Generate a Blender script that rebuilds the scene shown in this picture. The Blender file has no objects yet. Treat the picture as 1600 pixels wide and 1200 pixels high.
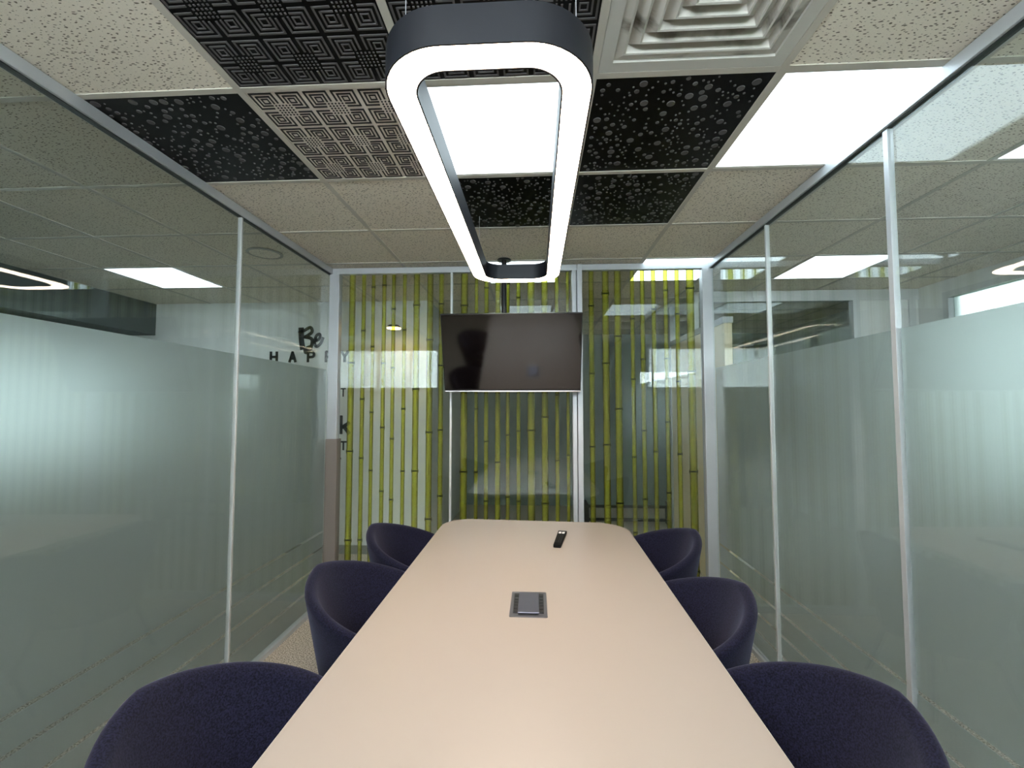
import bpy, bmesh, math, random
from mathutils import Vector, Matrix, Euler

sc = bpy.context.scene
C = sc.collection
PI = math.pi

# ------------------------------------------------------------------ camera
CAMZ = 1.475
FPX = 683.8                      # focal length in pixels of the 1600 px wide frame
cam_d = bpy.data.cameras.new('camera')
cam = bpy.data.objects.new('camera', cam_d)
C.objects.link(cam)
cam.location = (0, 0, CAMZ)
cam.rotation_euler = (PI / 2 + 0.0506, 0, 0.0540)
cam_d.sensor_width = 36.0
cam_d.lens = 36.0 * FPX / 1600.0
cam_d.clip_start = 0.02
sc.camera = cam

# ------------------------------------------------------------------ world (daylight outside the windows)
world = bpy.data.worlds.new('world')
sc.world = world
world.use_nodes = True
bg = world.node_tree.nodes['Background']
bg.inputs[0].default_value = (0.90, 0.95, 1.0, 1)
bg.inputs[1].default_value = 3.1

PANEL_E = 0.60                    # ceiling light panels
LAMP_E = 4.6                     # ring pendant
sc.view_settings.view_transform = 'Standard'
sc.view_settings.look = 'None'
sc.view_settings.gamma = 1.0
sc.view_settings.exposure = 3.05
sc.view_settings.use_curve_mapping = False
sc.cycles.max_bounces = 9
sc.cycles.diffuse_bounces = 5
sc.cycles.glossy_bounces = 6
sc.cycles.transmission_bounces = 8
sc.cycles.transparent_max_bounces = 32
sc.cycles.caustics_reflective = False
sc.cycles.caustics_refractive = False
sc.cycles.sample_clamp_indirect = 6.0

# ------------------------------------------------------------------ dimensions
ZC = CAMZ + 1.074                # ceiling
T = 0.60
X0 = -1.0087                     # a tee line of the ceiling grid
Y0 = 1.3886                      # a tee line of the ceiling grid
XL, XR, YB = -1.60, 1.31, 3.31   # glass planes of the room
XFL, XFR = -4.30, 3.50           # outer rooms
YF = 4.37                        # white wall of the corridor
YE = 6.60                        # end of the corridor
YN = -1.01                       # wall behind the camera

# ------------------------------------------------------------------ material helpers
def new_mat(name):
    m = bpy.data.materials.new(name)
    m.use_nodes = True
    nt = m.node_tree
    for n in list(nt.nodes):
        nt.nodes.remove(n)
    out = nt.nodes.new('ShaderNodeOutputMaterial')
    return m, nt, out

def N(nt, t, **kw):
    n = nt.nodes.new(t)
    for k, v in kw.items():
        setattr(n, k, v)
    return n

def srgb(r, g, b):
    def f(c):
        c /= 255.0
        return c / 12.92 if c <= 0.04045 else ((c + 0.055) / 1.055) ** 2.4
    return (f(r), f(g), f(b), 1)

def principled(name, col, rough=0.5, metal=0.0, spec=0.5, bump=None, vary=None, sheen=0.0, coat=0.0):
    m, nt, out = new_mat(name)
    p = N(nt, 'ShaderNodeBsdfPrincipled')
    p.inputs['Base Color'].default_value = col
    p.inputs['Roughness'].default_value = rough
    p.inputs['Metallic'].default_value = metal
    p.inputs['Specular IOR Level'].default_value = spec
    if sheen:
        p.inputs['Sheen Weight'].default_value = sheen
        p.inputs['Sheen Roughness'].default_value = 0.4
        p.inputs['Sheen Tint'].default_value = (0.75, 0.72, 1.0, 1)
    if coat:
        p.inputs['Coat Weight'].default_value = coat
        p.inputs['Coat Roughness'].default_value = 0.05
    tc = N(nt, 'ShaderNodeTexCoord')
    if vary:
        sc_, amt = vary
        no = N(nt, 'ShaderNodeTexNoise')
        no.inputs['Scale'].default_value = sc_
        no.inputs['Detail'].default_value = 5
        nt.links.new(tc.outputs['Object'], no.inputs['Vector'])
        mr = N(nt, 'ShaderNodeMapRange')
        mr.inputs[1].default_value = 0.3
        mr.inputs[2].default_value = 0.7
        mr.inputs[3].default_value = 1 - amt
        mr.inputs[4].default_value = 1 + amt
        nt.links.new(no.outputs['Fac'], mr.inputs[0])
        mx = N(nt, 'ShaderNodeMix', data_type='RGBA', blend_type='MULTIPLY')
        mx.inputs[0].default_value = 1
        mx.inputs[6].default_value = col
        nt.links.new(mr.outputs[0], mx.inputs[7])
        nt.links.new(mx.outputs[2], p.inputs['Base Color'])
    if bump:
        sc_, st = bump
        no2 = N(nt, 'ShaderNodeTexNoise')
        no2.inputs['Scale'].default_value = sc_
        no2.inputs['Detail'].default_value = 3
        nt.links.new(tc.outputs['Object'], no2.inputs['Vector'])
        bp = N(nt, 'ShaderNodeBump')
        bp.inputs['Strength'].default_value = st
        bp.inputs['Distance'].default_value = 0.002
        nt.links.new(no2.outputs['Fac'], bp.inputs['Height'])
        nt.links.new(bp.outputs[0], p.inputs['Normal'])
    nt.links.new(p.outputs[0], out.inputs[0])
    return m

def emission(name, col, strength):
    m, nt, out = new_mat(name)
    e = N(nt, 'ShaderNodeEmission')
    e.inputs[0].default_value = col
    e.inputs[1].default_value = strength
    nt.links.new(e.outputs[0], out.inputs[0])
    return m

def fresnel_node(nt, ior):
    """Fresnel of a straight-through sheet: same reflectance from both sides."""
    g = N(nt, 'ShaderNodeNewGeometry')
    mx = N(nt, 'ShaderNodeMix', data_type='FLOAT')
    mx.inputs[2].default_value = ior
    mx.inputs[3].default_value = 1.0 / ior
    nt.links.new(g.outputs['Backfacing'], mx.inputs[0])
    f = N(nt, 'ShaderNodeFresnel')
    nt.links.new(mx.outputs[0], f.inputs['IOR'])
    return f

def glass(name, tint, ior=1.46):
    m, nt, out = new_mat(name)
    f = fresnel_node(nt, ior)
    t = N(nt, 'ShaderNodeBsdfTransparent')
    t.inputs[0].default_value = tint
    g = N(nt, 'ShaderNodeBsdfGlossy')
    g.inputs['Roughness'].default_value = 0.0
    g.inputs['Color'].default_value = (0.95, 1.0, 0.99, 1)
    mx = N(nt, 'ShaderNodeMixShader')
    nt.links.new(f.outputs[0], mx.inputs[0])
    nt.links.new(t.outputs[0], mx.inputs[1])
    nt.links.new(g.outputs[0], mx.inputs[2])
    nt.links.new(mx.outputs[0], out.inputs[0])
    return m

def frosted(name, col, clear=0.85):
    """etched film: soft scattering of what lies behind plus a grey body"""
    m, nt, out = new_mat(name)
    r = N(nt, 'ShaderNodeBsdfRefraction')
    r.inputs['Color'].default_value = (clear, clear * 1.04, clear * 1.03, 1)
    r.inputs['Roughness'].default_value = 0.42
    r.inputs['IOR'].default_value = 1.35
    t = N(nt, 'ShaderNodeBsdfTranslucent')
    t.inputs[0].default_value = col
    d = N(nt, 'ShaderNodeBsdfDiffuse')
    d.inputs[0].default_value = col
    a = N(nt, 'ShaderNodeMixShader')
    a.inputs[0].default_value = 0.64
    nt.links.new(t.outputs[0], a.inputs[1])
    nt.links.new(d.outputs[0], a.inputs[2])
    b = N(nt, 'ShaderNodeMixShader')
    b.inputs[0].default_value = 0.33
    nt.links.new(r.outputs[0], b.inputs[1])
    nt.links.new(a.outputs[0], b.inputs[2])
    # faint vertical streaks of wiped film
    nt.links.new(b.outputs[0], out.inputs[0])
    return m

# ------------------------------------------------------------------ materials
M = {}
M['alu'] = principled('brushed_aluminium', srgb(186, 191, 195), 0.42, 0.3, vary=(3, 0.05))
M['alu_white'] = principled('pale_joint', srgb(200, 204, 204), 0.4, 0.2)
M['taupe'] = principled('taupe_sleeve', srgb(126, 118, 112), 0.5)
M['gasket'] = principled('dark_gasket', srgb(38, 44, 44), 0.6)
M['tee'] = principled('tee_bar_paint', srgb(196, 192, 182), 0.5, vary=(6, 0.05))
M['glass'] = glass('clear_glass', (0.955, 0.975, 0.97, 1))
M['glass_side'] = glass('side_glass', (0.935, 0.96, 0.955, 1))
M['film'] = frosted('frosted_film', (0.66, 0.73, 0.745, 1), 0.93)
M['table'] = principled('table_laminate', srgb(167, 157, 149), 0.34, spec=0.35, vary=(2.0, 0.012))
M['table_edge'] = principled('table_edge_band', srgb(236, 232, 224), 0.4)
M['dark_metal'] = principled('dark_grey_metal', srgb(70, 72, 80), 0.4, 0.6)
M['lamp_body'] = principled('anthracite_lamp_body', srgb(22, 25, 33), 0.5, 0.2, vary=(5, 0.05))
M['lamp_glow'] = emission('lamp_glow', (1.0, 0.775, 0.585, 1), LAMP_E)
M['panel_glow'] = emission('panel_glow', (0.78, 0.93, 1.0, 1), PANEL_E)
M['bulb'] = emission('yellow_lamp_glow', (1.0, 0.62, 0.16, 1), 4.0)
M['black'] = principled('black_plastic', srgb(18, 18, 20), 0.35)
M['screen'] = principled('screen_glass', srgb(9, 7, 7), 0.08, spec=0.9)
M['chrome'] = principled('satin_chrome', srgb(225, 225, 225), 0.2, 1.0)
M['remote'] = principled('matt_black_plastic', srgb(6, 6, 7), 0.7, spec=0.2)
M['white_key'] = principled('white_key', srgb(235, 235, 235), 0.5)
M['grey_key'] = principled('grey_key', srgb(38, 38, 41), 0.6)
M['box_frame'] = principled('power_box_frame', srgb(112, 112, 118), 0.35, 0.7)
M['box_lid'] = principled('power_box_lid', srgb(112, 114, 130), 0.3, 0.75)
M['wall_white'] = principled('white_paint', srgb(226, 229, 226), 0.7, vary=(1.5, 0.02))
M['wall_grey'] = principled('grey_paint', srgb(214, 217, 214), 0.7, vary=(1.5, 0.03))
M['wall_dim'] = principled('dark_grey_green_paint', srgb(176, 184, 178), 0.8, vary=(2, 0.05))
M['wall_dark'] = principled('unlit_passage_tone', srgb(132, 144, 142), 0.8, vary=(2, 0.05))  # colour darkened to stand in for the unlit passage
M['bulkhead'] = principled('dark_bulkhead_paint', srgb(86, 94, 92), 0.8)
M['cream'] = principled('cream_board', srgb(222, 212, 182), 0.6, vary=(3, 0.03))
M['skirting'] = principled('grey_skirting', srgb(150, 152, 148), 0.6)
M['letter'] = principled('black_lettering', srgb(20, 24, 24), 0.6)
M['decor_black'] = principled('black_decor_board', srgb(10, 9, 12), 0.3, spec=0.18)
M['decor_grey'] = principled('grey_decor_print', srgb(84, 82, 83), 0.6)
M['decor_white'] = principled('white_decor_board', srgb(228, 222, 214), 0.6)
M['decor_ink'] = principled('black_decor_print', srgb(26, 24, 26), 0.5)
M['purple'] = principled('purple_card', srgb(140, 110, 170), 0.7)
M['dark_wood'] = principled('dark_board', srgb(48, 50, 48), 0.6)
M['navy_post'] = principled('navy_post', srgb(30, 36, 60), 0.5)
M['board_white'] = principled('white_board', srgb(225, 235, 235), 0.3)

def fabric():
    m, nt, out = new_mat('navy_wool')
    p = N(nt, 'ShaderNodeBsdfPrincipled')
    p.inputs['Roughness'].default_value = 0.9
    p.inputs['Specular IOR Level'].default_value = 0.15
    p.inputs['Sheen Weight'].default_value = 0.14
    p.inputs['Sheen Roughness'].default_value = 0.5
    p.inputs['Sheen Tint'].default_value = (0.7, 0.7, 1.0, 1)
    tc = N(nt, 'ShaderNodeTexCoord')
    a = N(nt, 'ShaderNodeTexNoise')
    a.inputs['Scale'].default_value = 240
    a.inputs['Detail'].default_value = 2
    nt.links.new(tc.outputs['Object'], a.inputs['Vector'])
    cr = N(nt, 'ShaderNodeValToRGB')
    cr.color_ramp.elements[0].position = 0.34
    cr.color_ramp.elements[0].color = srgb(6, 7, 17)
    cr.color_ramp.elements[1].position = 0.66
    cr.color_ramp.elements[1].color = srgb(30, 30, 52)
    nt.links.new(a.outputs['Fac'], cr.inputs[0])
    nt.links.new(cr.outputs[0], p.inputs['Base Color'])
    b = N(nt, 'ShaderNodeBump')
    b.inputs['Strength'].default_value = 0.3
    b.inputs['Distance'].default_value = 0.001
    nt.links.new(a.outputs['Fac'], b.inputs['Height'])
    nt.links.new(b.outputs[0], p.inputs['Normal'])
    nt.links.new(p.outputs[0], out.inputs[0])
    return m
M['fabric'] = fabric()

def carpet():
    m, nt, out = new_mat('speckled_carpet')
    p = N(nt, 'ShaderNodeBsdfPrincipled')
    p.inputs['Roughness'].default_value = 0.95
    p.inputs['Specular IOR Level'].default_value = 0.1
    g = N(nt, 'ShaderNodeNewGeometry')
    a = N(nt, 'ShaderNodeTexNoise')
    a.inputs['Scale'].default_value = 140
    a.inputs['Detail'].default_value = 4
    nt.links.new(g.outputs['Position'], a.inputs['Vector'])
    cr = N(nt, 'ShaderNodeValToRGB')
    cr.color_ramp.elements[0].position = 0.36
    cr.color_ramp.elements[0].color = srgb(120, 114, 104)
    cr.color_ramp.elements[1].position = 0.62
    cr.color_ramp.elements[1].color = srgb(222, 214, 200)
    nt.links.new(a.outputs['Fac'], cr.inputs[0])
    nt.links.new(cr.outputs[0], p.inputs['Base Color'])
    b = N(nt, 'ShaderNodeBump')
    b.inputs['Strength'].default_value = 0.5
    b.inputs['Distance'].default_value = 0.004
    nt.links.new(a.outputs['Fac'], b.inputs['Height'])
    nt.links.new(b.outputs[0], p.inputs['Normal'])
    nt.links.new(p.outputs[0], out.inputs[0])
    return m
M['carpet'] = carpet()

def tile_mat():
    """mineral fibre tile with small dark fissures"""
    m, nt, out = new_mat('fissured_mineral_tile')
    p = N(nt, 'ShaderNodeBsdfPrincipled')
    p.inputs['Roughness'].default_value = 0.9
    p.inputs['Specular IOR Level'].default_value = 0.1
    g = N(nt, 'ShaderNodeNewGeometry')
    no = N(nt, 'ShaderNodeTexNoise')
    no.inputs['Scale'].default_value = 22
    nt.links.new(g.outputs['Position'], no.inputs['Vector'])
    sub = N(nt, 'ShaderNodeVectorMath', operation='MULTIPLY_ADD')
    sub.inputs[1].default_value = (0.02, 0.02, 0.0)
    nt.links.new(no.outputs['Color'], sub.inputs[0])
    nt.links.new(g.outputs['Position'], sub.inputs[2])
    mp = N(nt, 'ShaderNodeMapping')
    mp.inputs['Rotation'].default_value = (0, 0, 0.7)
    mp.inputs['Scale'].default_value = (1.0, 2.3, 1)
    nt.links.new(sub.outputs[0], mp.inputs['Vector'])
    v = N(nt, 'ShaderNodeTexVoronoi', voronoi_dimensions='2D')
    v.inputs['Scale'].default_value = 58
    nt.links.new(mp.outputs[0], v.inputs['Vector'])
    sx = N(nt, 'ShaderNodeSeparateColor')
    nt.links.new(v.outputs['Color'], sx.inputs[0])
    th = N(nt, 'ShaderNodeMath', operation='MULTIPLY')
    th.inputs[1].default_value = 0.36
    nt.links.new(sx.outputs[0], th.inputs[0])
    lt = N(nt, 'ShaderNodeMath', operation='SUBTRACT')
    nt.links.new(th.outputs[0], lt.inputs[0])
    nt.links.new(v.outputs['Distance'], lt.inputs[1])
    mr = N(nt, 'ShaderNodeMapRange')
    mr.inputs[1].default_value = 0.0
    mr.inputs[2].default_value = 0.12
    nt.links.new(lt.outputs[0], mr.inputs[0])
    n2 = N(nt, 'ShaderNodeTexNoise')
    n2.inputs['Scale'].default_value = 260
    nt.links.new(g.outputs['Position'], n2.inputs['Vector'])
    base = N(nt, 'ShaderNodeMix', data_type='RGBA')
    base.inputs[6].default_value = srgb(224, 218, 204)
    base.inputs[7].default_value = srgb(242, 236, 223)
    nt.links.new(n2.outputs['Fac'], base.inputs[0])
    mx = N(nt, 'ShaderNodeMix', data_type='RGBA')
    mx.inputs[7].default_value = srgb(120, 114, 102)
    nt.links.new(mr.outputs[0], mx.inputs[0])
    nt.links.new(base.outputs[2], mx.inputs[6])
    nt.links.new(mx.outputs[2], p.inputs['Base Color'])
    nt.links.new(p.outputs[0], out.inputs[0])
    return m
M['tile'] = tile_mat()

def diffuser_mat():
    m, nt, out = new_mat('dusty_white_metal')
    p = N(nt, 'ShaderNodeBsdfPrincipled')
    p.inputs['Roughness'].default_value = 0.5
    tc = N(nt, 'ShaderNodeTexCoord')
    mp = N(nt, 'ShaderNodeMapping')
    mp.inputs['Scale'].default_value = (1.0, 2.2, 1)
    nt.links.new(tc.outputs['Object'], mp.inputs['Vector'])
    a = N(nt, 'ShaderNodeTexNoise')
    a.inputs['Scale'].default_value = 5.5
    a.inputs['Detail'].default_value = 6
    nt.links.new(mp.outputs[0], a.inputs['Vector'])
    cr = N(nt, 'ShaderNodeValToRGB')
    cr.color_ramp.elements[0].position = 0.33
    cr.color_ramp.elements[0].color = srgb(84, 78, 66)
    cr.color_ramp.elements[1].position = 0.47
    cr.color_ramp.elements[1].color = srgb(196, 195, 188)
    nt.links.new(a.outputs['Fac'], cr.inputs[0])
    nt.links.new(cr.outputs[0], p.inputs['Base Color'])
    nt.links.new(p.outputs[0], out.inputs[0])
    return m
M['diffuser'] = diffuser_mat()
M['diffuser_frame'] = principled('diffuser_frame_paint', srgb(196, 196, 190), 0.5)

def bamboo(name, body, clear, edge):
    """printed translucent film: a cane with darker outlines and fine streaks"""
    m, nt, out = new_mat(name)
    uv = N(nt, 'ShaderNodeTexCoord')
    sp = N(nt, 'ShaderNodeSeparateXYZ')
    nt.links.new(uv.outputs['UV'], sp.inputs[0])
    cr = N(nt, 'ShaderNodeValToRGB')
    el = cr.color_ramp.elements
    el[0].position = 0.0
    el[0].color = (0.40, 0.40, 0.40, 1)
    el[1].position = 1.0
    el[1].color = (0.40, 0.40, 0.40, 1)
    for pos, v in ((0.07, 0.55), (0.18, 0.90), (0.45, 1.0), (0.72, 0.86), (0.90, 0.62)):
        e = el.new(pos)
        e.color = (v, v, v, 1)
    nt.links.new(sp.outputs[0], cr.inputs[0])
    mp = N(nt, 'ShaderNodeMapping')
    mp.inputs['Scale'].default_value = (7, 0.8, 1)
    nt.links.new(uv.outputs['UV'], mp.inputs['Vector'])
    no = N(nt, 'ShaderNodeTexNoise')
    no.inputs['Scale'].default_value = 2.0
    no.inputs['Detail'].default_value = 4
    nt.links.new(mp.outputs[0], no.inputs['Vector'])
    mr = N(nt, 'ShaderNodeMapRange')
    mr.inputs[3].default_value = 0.72
    mr.inputs[4].default_value = 1.25
    nt.links.new(no.outputs['Fac'], mr.inputs[0])
    k = N(nt, 'ShaderNodeMath', operation='MULTIPLY')
    nt.links.new(cr.outputs[0], k.inputs[0])
    nt.links.new(mr.outputs[0], k.inputs[1])
    def tinted(c):
        x = N(nt, 'ShaderNodeMix', data_type='RGBA', blend_type='MULTIPLY')
        x.inputs[0].default_value = 1
        x.inputs[6].default_value = c
        nt.links.new(k.outputs[0], x.inputs[7])
        return x.outputs[2]
    t = N(nt, 'ShaderNodeBsdfTransparent')
    nt.links.new(tinted(clear), t.inputs[0])
    d = N(nt, 'ShaderNodeBsdfDiffuse')
    nt.links.new(tinted(body), d.inputs[0])
    l = N(nt, 'ShaderNodeBsdfTranslucent')
    nt.links.new(tinted(body), l.inputs[0])
    a = N(nt, 'ShaderNodeMixShader')
    a.inputs[0].default_value = 0.5
    nt.links.new(d.outputs[0], a.inputs[1])
    nt.links.new(l.outputs[0], a.inputs[2])
    b = N(nt, 'ShaderNodeMixShader')
    b.inputs[0].default_value = 0.33
    nt.links.new(t.outputs[0], b.inputs[1])
    nt.links.new(a.outputs[0], b.inputs[2])
    nt.links.new(b.outputs[0], out.inputs[0])
    return m
M['bamboo'] = bamboo('bamboo_print', (0.60, 0.62, 0.15, 1), (0.94, 0.94, 0.34, 1), None)
M['bamboo_node'] = bamboo('bamboo_node_print', (0.12, 0.15, 0.04, 1), (0.26, 0.30, 0.08, 1), None)

def leaf_mat():
    return principled('foliage_green', srgb(60, 92, 50), 0.7, vary=(4, 0.3))
M['leaf'] = leaf_mat()
M['blind_left'] = frosted('grey_green_blind', (0.34, 0.41, 0.41, 1), 0.36)
M['blind'] = frosted('pale_green_blind', (0.34, 0.43, 0.43, 1), 0.42)

# ------------------------------------------------------------------ mesh helpers
class MB:
    def __init__(self):
        self.v, self.f, self.mi = [], [], []
    def add(self, vs, fs, mi=0):
        o = len(self.v)
        self.v += [tuple(p) for p in vs]
        self.f += [tuple(i + o for i in q) for q in fs]
        self.mi += [mi] * len(fs)
        return self
    def box(self, x0, x1, y0, y1, z0, z1, mi=0):
        vs = [(x0, y0, z0), (x1, y0, z0), (x1, y1, z0), (x0, y1, z0), (x0, y0, z1), (x1, y0, z1), (x1, y1, z1), (x0, y1, z1)]
        fs = [(3, 2, 1, 0), (4, 5, 6, 7), (0, 1, 5, 4), (1, 2, 6, 5), (2, 3, 7, 6), (3, 0, 4, 7)]
        return self.add(vs, fs, mi)
    def tube(self, a, b, r0, r1=None, n=12, mi=0):
        a, b = Vector(a), Vector(b)
        r1 = r0 if r1 is None else r1
        d = (b - a).normalized()
        u = d.orthogonal().normalized()
        w = d.cross(u)
        vs, fs = [], []
        for c, r in ((a, r0), (b, r1)):
            for i in range(n):
                t = 2 * PI * i / n
                vs.append(c + (u * math.cos(t) + w * math.sin(t)) * r)
        for i in range(n):
            j = (i + 1) % n
            fs.append((i, j, n + j, n + i))
        fs.append(tuple(range(n))[::-1])
        fs.append(tuple(range(n, 2 * n)))
        return self.add(vs, fs, mi)
    def prism(self, pts, z0, z1, mi=0, axis='z'):
        """extrude a 2-D outline"""
        n = len(pts)
        def P(p, z):
            return {'z': (p[0], p[1], z), 'y': (p[0], z, p[1]), 'x': (z, p[0], p[1])}[axis]
        vs = [P(p, z0) for p in pts] + [P(p, z1) for p in pts]
        fs = [tuple(range(n))[::-1], tuple(range(n, 2 * n))]
        fs += [(i, (i + 1) % n, n + (i + 1) % n, n + i) for i in range(n)]
        return self.add(vs, fs, mi)
    def lathe(self, prof, n=24, c=(0, 0), mi=0):
        vs, fs = [], []
        for r, z in prof:
            for i in range(n):
                t = 2 * PI * i / n
                vs.append((c[0] + r * math.cos(t), c[1] + r * math.sin(t), z))
        for k in range(len(prof) - 1):
            for i in range(n):
                j = (i + 1) % n
                fs.append((k * n + i, k * n + j, (k + 1) * n + j, (k + 1) * n + i))
        fs.append(tuple(range(n))[::-1])
        fs.append(tuple(range((len(prof) - 1) * n, len(prof) * n)))
        return self.add(vs, fs, mi)
    def mesh(self, name, mats, smooth=False, bevel=0.0, seg=2, fix=True):
        me = bpy.data.meshes.new(name)
        me.from_pydata(self.v, [], self.f)
        if not isinstance(mats, (list, tuple)):
            mats = [mats]
        for m in mats:
            me.materials.append(M[m])
        for p, i in zip(me.polygons, self.mi):
            p.material_index = i
        if fix or bevel:
            bm = bmesh.new()
            bm.from_mesh(me)
            if fix:
                bmesh.ops.recalc_face_normals(bm, faces=bm.faces)
            if bevel:
                ed = [e for e in bm.edges if len(e.link_faces) == 2 and e.calc_face_angle(0) > 0.6]
                bmesh.ops.bevel(bm, geom=ed, offset=bevel, segments=seg, affect='EDGES', profile=0.5)
            bm.to_mesh(me)
            bm.free()
        if smooth:
            for p in me.polygons:
                p.use_smooth = True
            if hasattr(me, 'set_sharp_from_angle'):
                me.set_sharp_from_angle(angle=math.radians(40))
        return me
    def obj(self, name, mats, parent=None, **kw):
        return link(name, self.mesh(name, mats, **kw), parent)

def link(name, data, parent=None, loc=None):
    o = bpy.data.objects.new(name, data)
    C.objects.link(o)
    if parent:
        o.parent = parent
    if loc:
        o.location = loc
    return o

def empty(name, loc=(0, 0, 0), rz=0):
    o = bpy.data.objects.new(name, None)
    C.objects.link(o)
    o.location = loc
    o.rotation_euler = (0, 0, rz)
    o.empty_display_size = 0.1
    return o

def tag(o, label=None, cat=None, group=None, kind=None):
    if label: o['label'] = label
    if cat: o['category'] = cat
    if group: o['group'] = group
    if kind: o['kind'] = kind
    return o

def structure(o, label=None):
    o['kind'] = 'structure'
    if label:
        o['label'] = label
    return o

def copy_tree(o, parent=None):
    c = o.copy()
    C.objects.link(c)
    c.parent = parent
    for ch in list(o.children):
        copy_tree(ch, c)
    return c

def rrect(x0, x1, y0, y1, r, n=8):
    pts = []
    for cx, cy, a in ((x1 - r, y1 - r, 0), (x0 + r, y1 - r, 90), (x0 + r, y0 + r, 180), (x1 - r, y0 + r, 270)):
        for i in range(n + 1):
            t = math.radians(a + 90 * i / n)
            pts.append((cx + r * math.cos(t), cy + r * math.sin(t)))
    return pts

# ================================================================== FLOOR
mb = MB()
mb.box(XFL - .1, XFR + .1, YN - .1, YE + .1, -0.08, 0.0)
structure(mb.obj('floor', 'carpet'), 'speckled beige grey carpet floor')

# ================================================================== CEILING
ceil = structure(empty('ceiling', (0, 0, ZC)), 'suspended ceiling of square fissured tiles in a pale grid')
LIGHTS = {(1, 0): 'square white light panel framed by the ring pendant lamp',
          (3, 0): 'square white light panel cut by the right glass wall',
          (1, 3): 'thin strip of a light panel above the hanging television',
          (3, 3): 'strip of a light panel at the back right ceiling corner',
          (5, 3): 'bright light panel beyond the right glass wall, the farther one',
          (5, 0): 'light panel beyond the right glass wall, at the picture edge',
          (-4, 3): 'added light panel beyond the left glass wall, brightening the white lettered wall',  # added panel to light the lettered wall; only a reflection lies here
          (-5, -2): 'added fill light panel of the left room, the one nearest the viewer wall',  # this and the next three: unseen panels added to brighten the left room
          (-5, 1): 'added fill light panel of the left room, the one farther along',
          (-4, -1): 'added fill light panel of the left room, the one beside the glass wall',
          (-4, 0): 'added fill light panel of the left room, second one along the glass wall',
          (1, -3): 'added fill light panel above the table end, unseen behind the viewer'}  # added out of view for more illumination
DOTS = {(-1, 0): (1, 'l'), (2, 0): (2, ''), (1, 1): (3, ''), (2, 1): (4, '')}
SQUARES = {(0, -1): 'k', (1, -1): 'k', (0, 0): 'w'}
DIFF = (2, -1)
imin, imax, jmin, jmax = -6, 7, -4, 8
tile_me = MB().box(-.289, .289, -.289, .289, 0.004, 0.018).mesh('ceiling_tile', 'tile')
for i in range(imin, imax + 1):
    for j in range(jmin, jmax + 1):
        if (i, j) in LIGHTS or (i, j) in DOTS or (i, j) in SQUARES or (i, j) == DIFF:
            continue
        cx, cy = X0 + (i + .5) * T, Y0 + (j + .5) * T
        if cx - .3 > XFR or cx + .3 < XFL or cy + .3 < YN or cy - .3 > YE:
            continue
        link('ceiling_tile', tile_me, ceil, (cx, cy, 0))
ya, yb = YN - .1, YE + .1
run_me = MB().box(-.012, .012, ya, yb, 0, .012).mesh('tee_bar', 'tee')
for i in range(imin, imax + 2):
    x = X0 + i * T
    if XFL < x < XFR:
        link('tee_bar', run_me, ceil, (x, 0, 0))
tee_me = MB().box(XFL, XFR, -.012, .012, .0006, .012).mesh('cross_tee', 'tee')
for j in range(jmin, jmax + 2):
    y = Y0 + j * T
    if YN < y < YE:
        link('cross_tee', tee_me, ceil, (0, y, 0))
# plenum slab that closes the building above the grid
structure(MB().box(XFL - .1, XFR + .1, YN - .1, YE + .1, ZC + .25, ZC + .35).obj('ceiling_slab', 'wall_dim'), 'dark slab above the ceiling grid')

def dots_mesh(seed):
    """bubbles of three sizes scattered without overlap"""
    rnd = random.Random(seed)
    mb = MB()
    placed = []
    def disc(x, y, r, n):
        mb.prism([(x + r * math.cos(2 * PI * k / n), y + r * math.sin(2 * PI * k / n)) for k in range(n)], 0.0015, 0.0045)
    for cnt, ra, rb, n in ((30, .0120, .0148, 16), (58, .0068, .0092, 12), (165, .0028, .0046, 8)):
        k = tries = 0
        while k < cnt and tries < 9000:
            tries += 1
            r = rnd.uniform(ra, rb)
            x, y = rnd.uniform(-.275, .275), rnd.uniform(-.275, .275)
            if all((x - a) ** 2 + (y - b) ** 2 > (r + c + .0065) ** 2 for a, b, c in placed):
                placed.append((x, y, r))
                disc(x, y, r, n)
                k += 1
    return mb

def squares_mesh():
    """six by six nested squares, in groups of four around a dotted centre"""
    mb = MB()
    u = .0965
    z0, z1 = 0.0015, 0.0045
    def bar(x0, x1, y0, y1):
        mb.box(min(x0, x1), max(x0, x1), min(y0, y1), max(y0, y1), z0, z1)
    for gx in range(3):
        for gy in range(3):
            gcx, gcy = (gx - 1) * 2 * u, (gy - 1) * 2 * u
            for sx in (-1, 1):
                for sy in (-1, 1):
                    cx, cy = gcx + sx * u * .5, gcy + sy * u * .5
                    for h, w, cut in ((.0405, .0058, .030), (.0255, .0052, .012)):
                        ox, oy = cx + sx * h, cy + sy * h      # outer corner
                        ix, iy = cx - sx * h, cy - sy * h      # corner towards the group centre
                        bar(ox, ox - sx * w, iy + sy * (cut if h < .03 else 0) * 0, oy)
                        bar(ix, ox, oy, oy - sy * w)
                        bar(ix, ix + sx * w, iy + sy * cut, oy)
                        bar(ix + sx * cut, ox, iy, iy + sy * w)
                    bar(cx - .0125, cx + .0125, cy + .0085, cy + .0125)
                    bar(cx - .0125, cx + .0125, cy - .0125, cy - .0085)
                    bar(cx - .0125, cx - .0085, cy - .0085, cy + .0085)
                    bar(cx + .0085, cx + .0125, cy - .0085, cy + .0085)
            for a in range(-3, 4):
                for b in range(-3, 4):
                    if abs(a) + abs(b) <= 5 and abs(a) <= 2 and abs(b) <= 2:
                        x, y = gcx + a * .0125, gcy + b * .0125
                        bar(x - .0026, x + .0026, y - .0026, y + .0026)
    return mb

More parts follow.
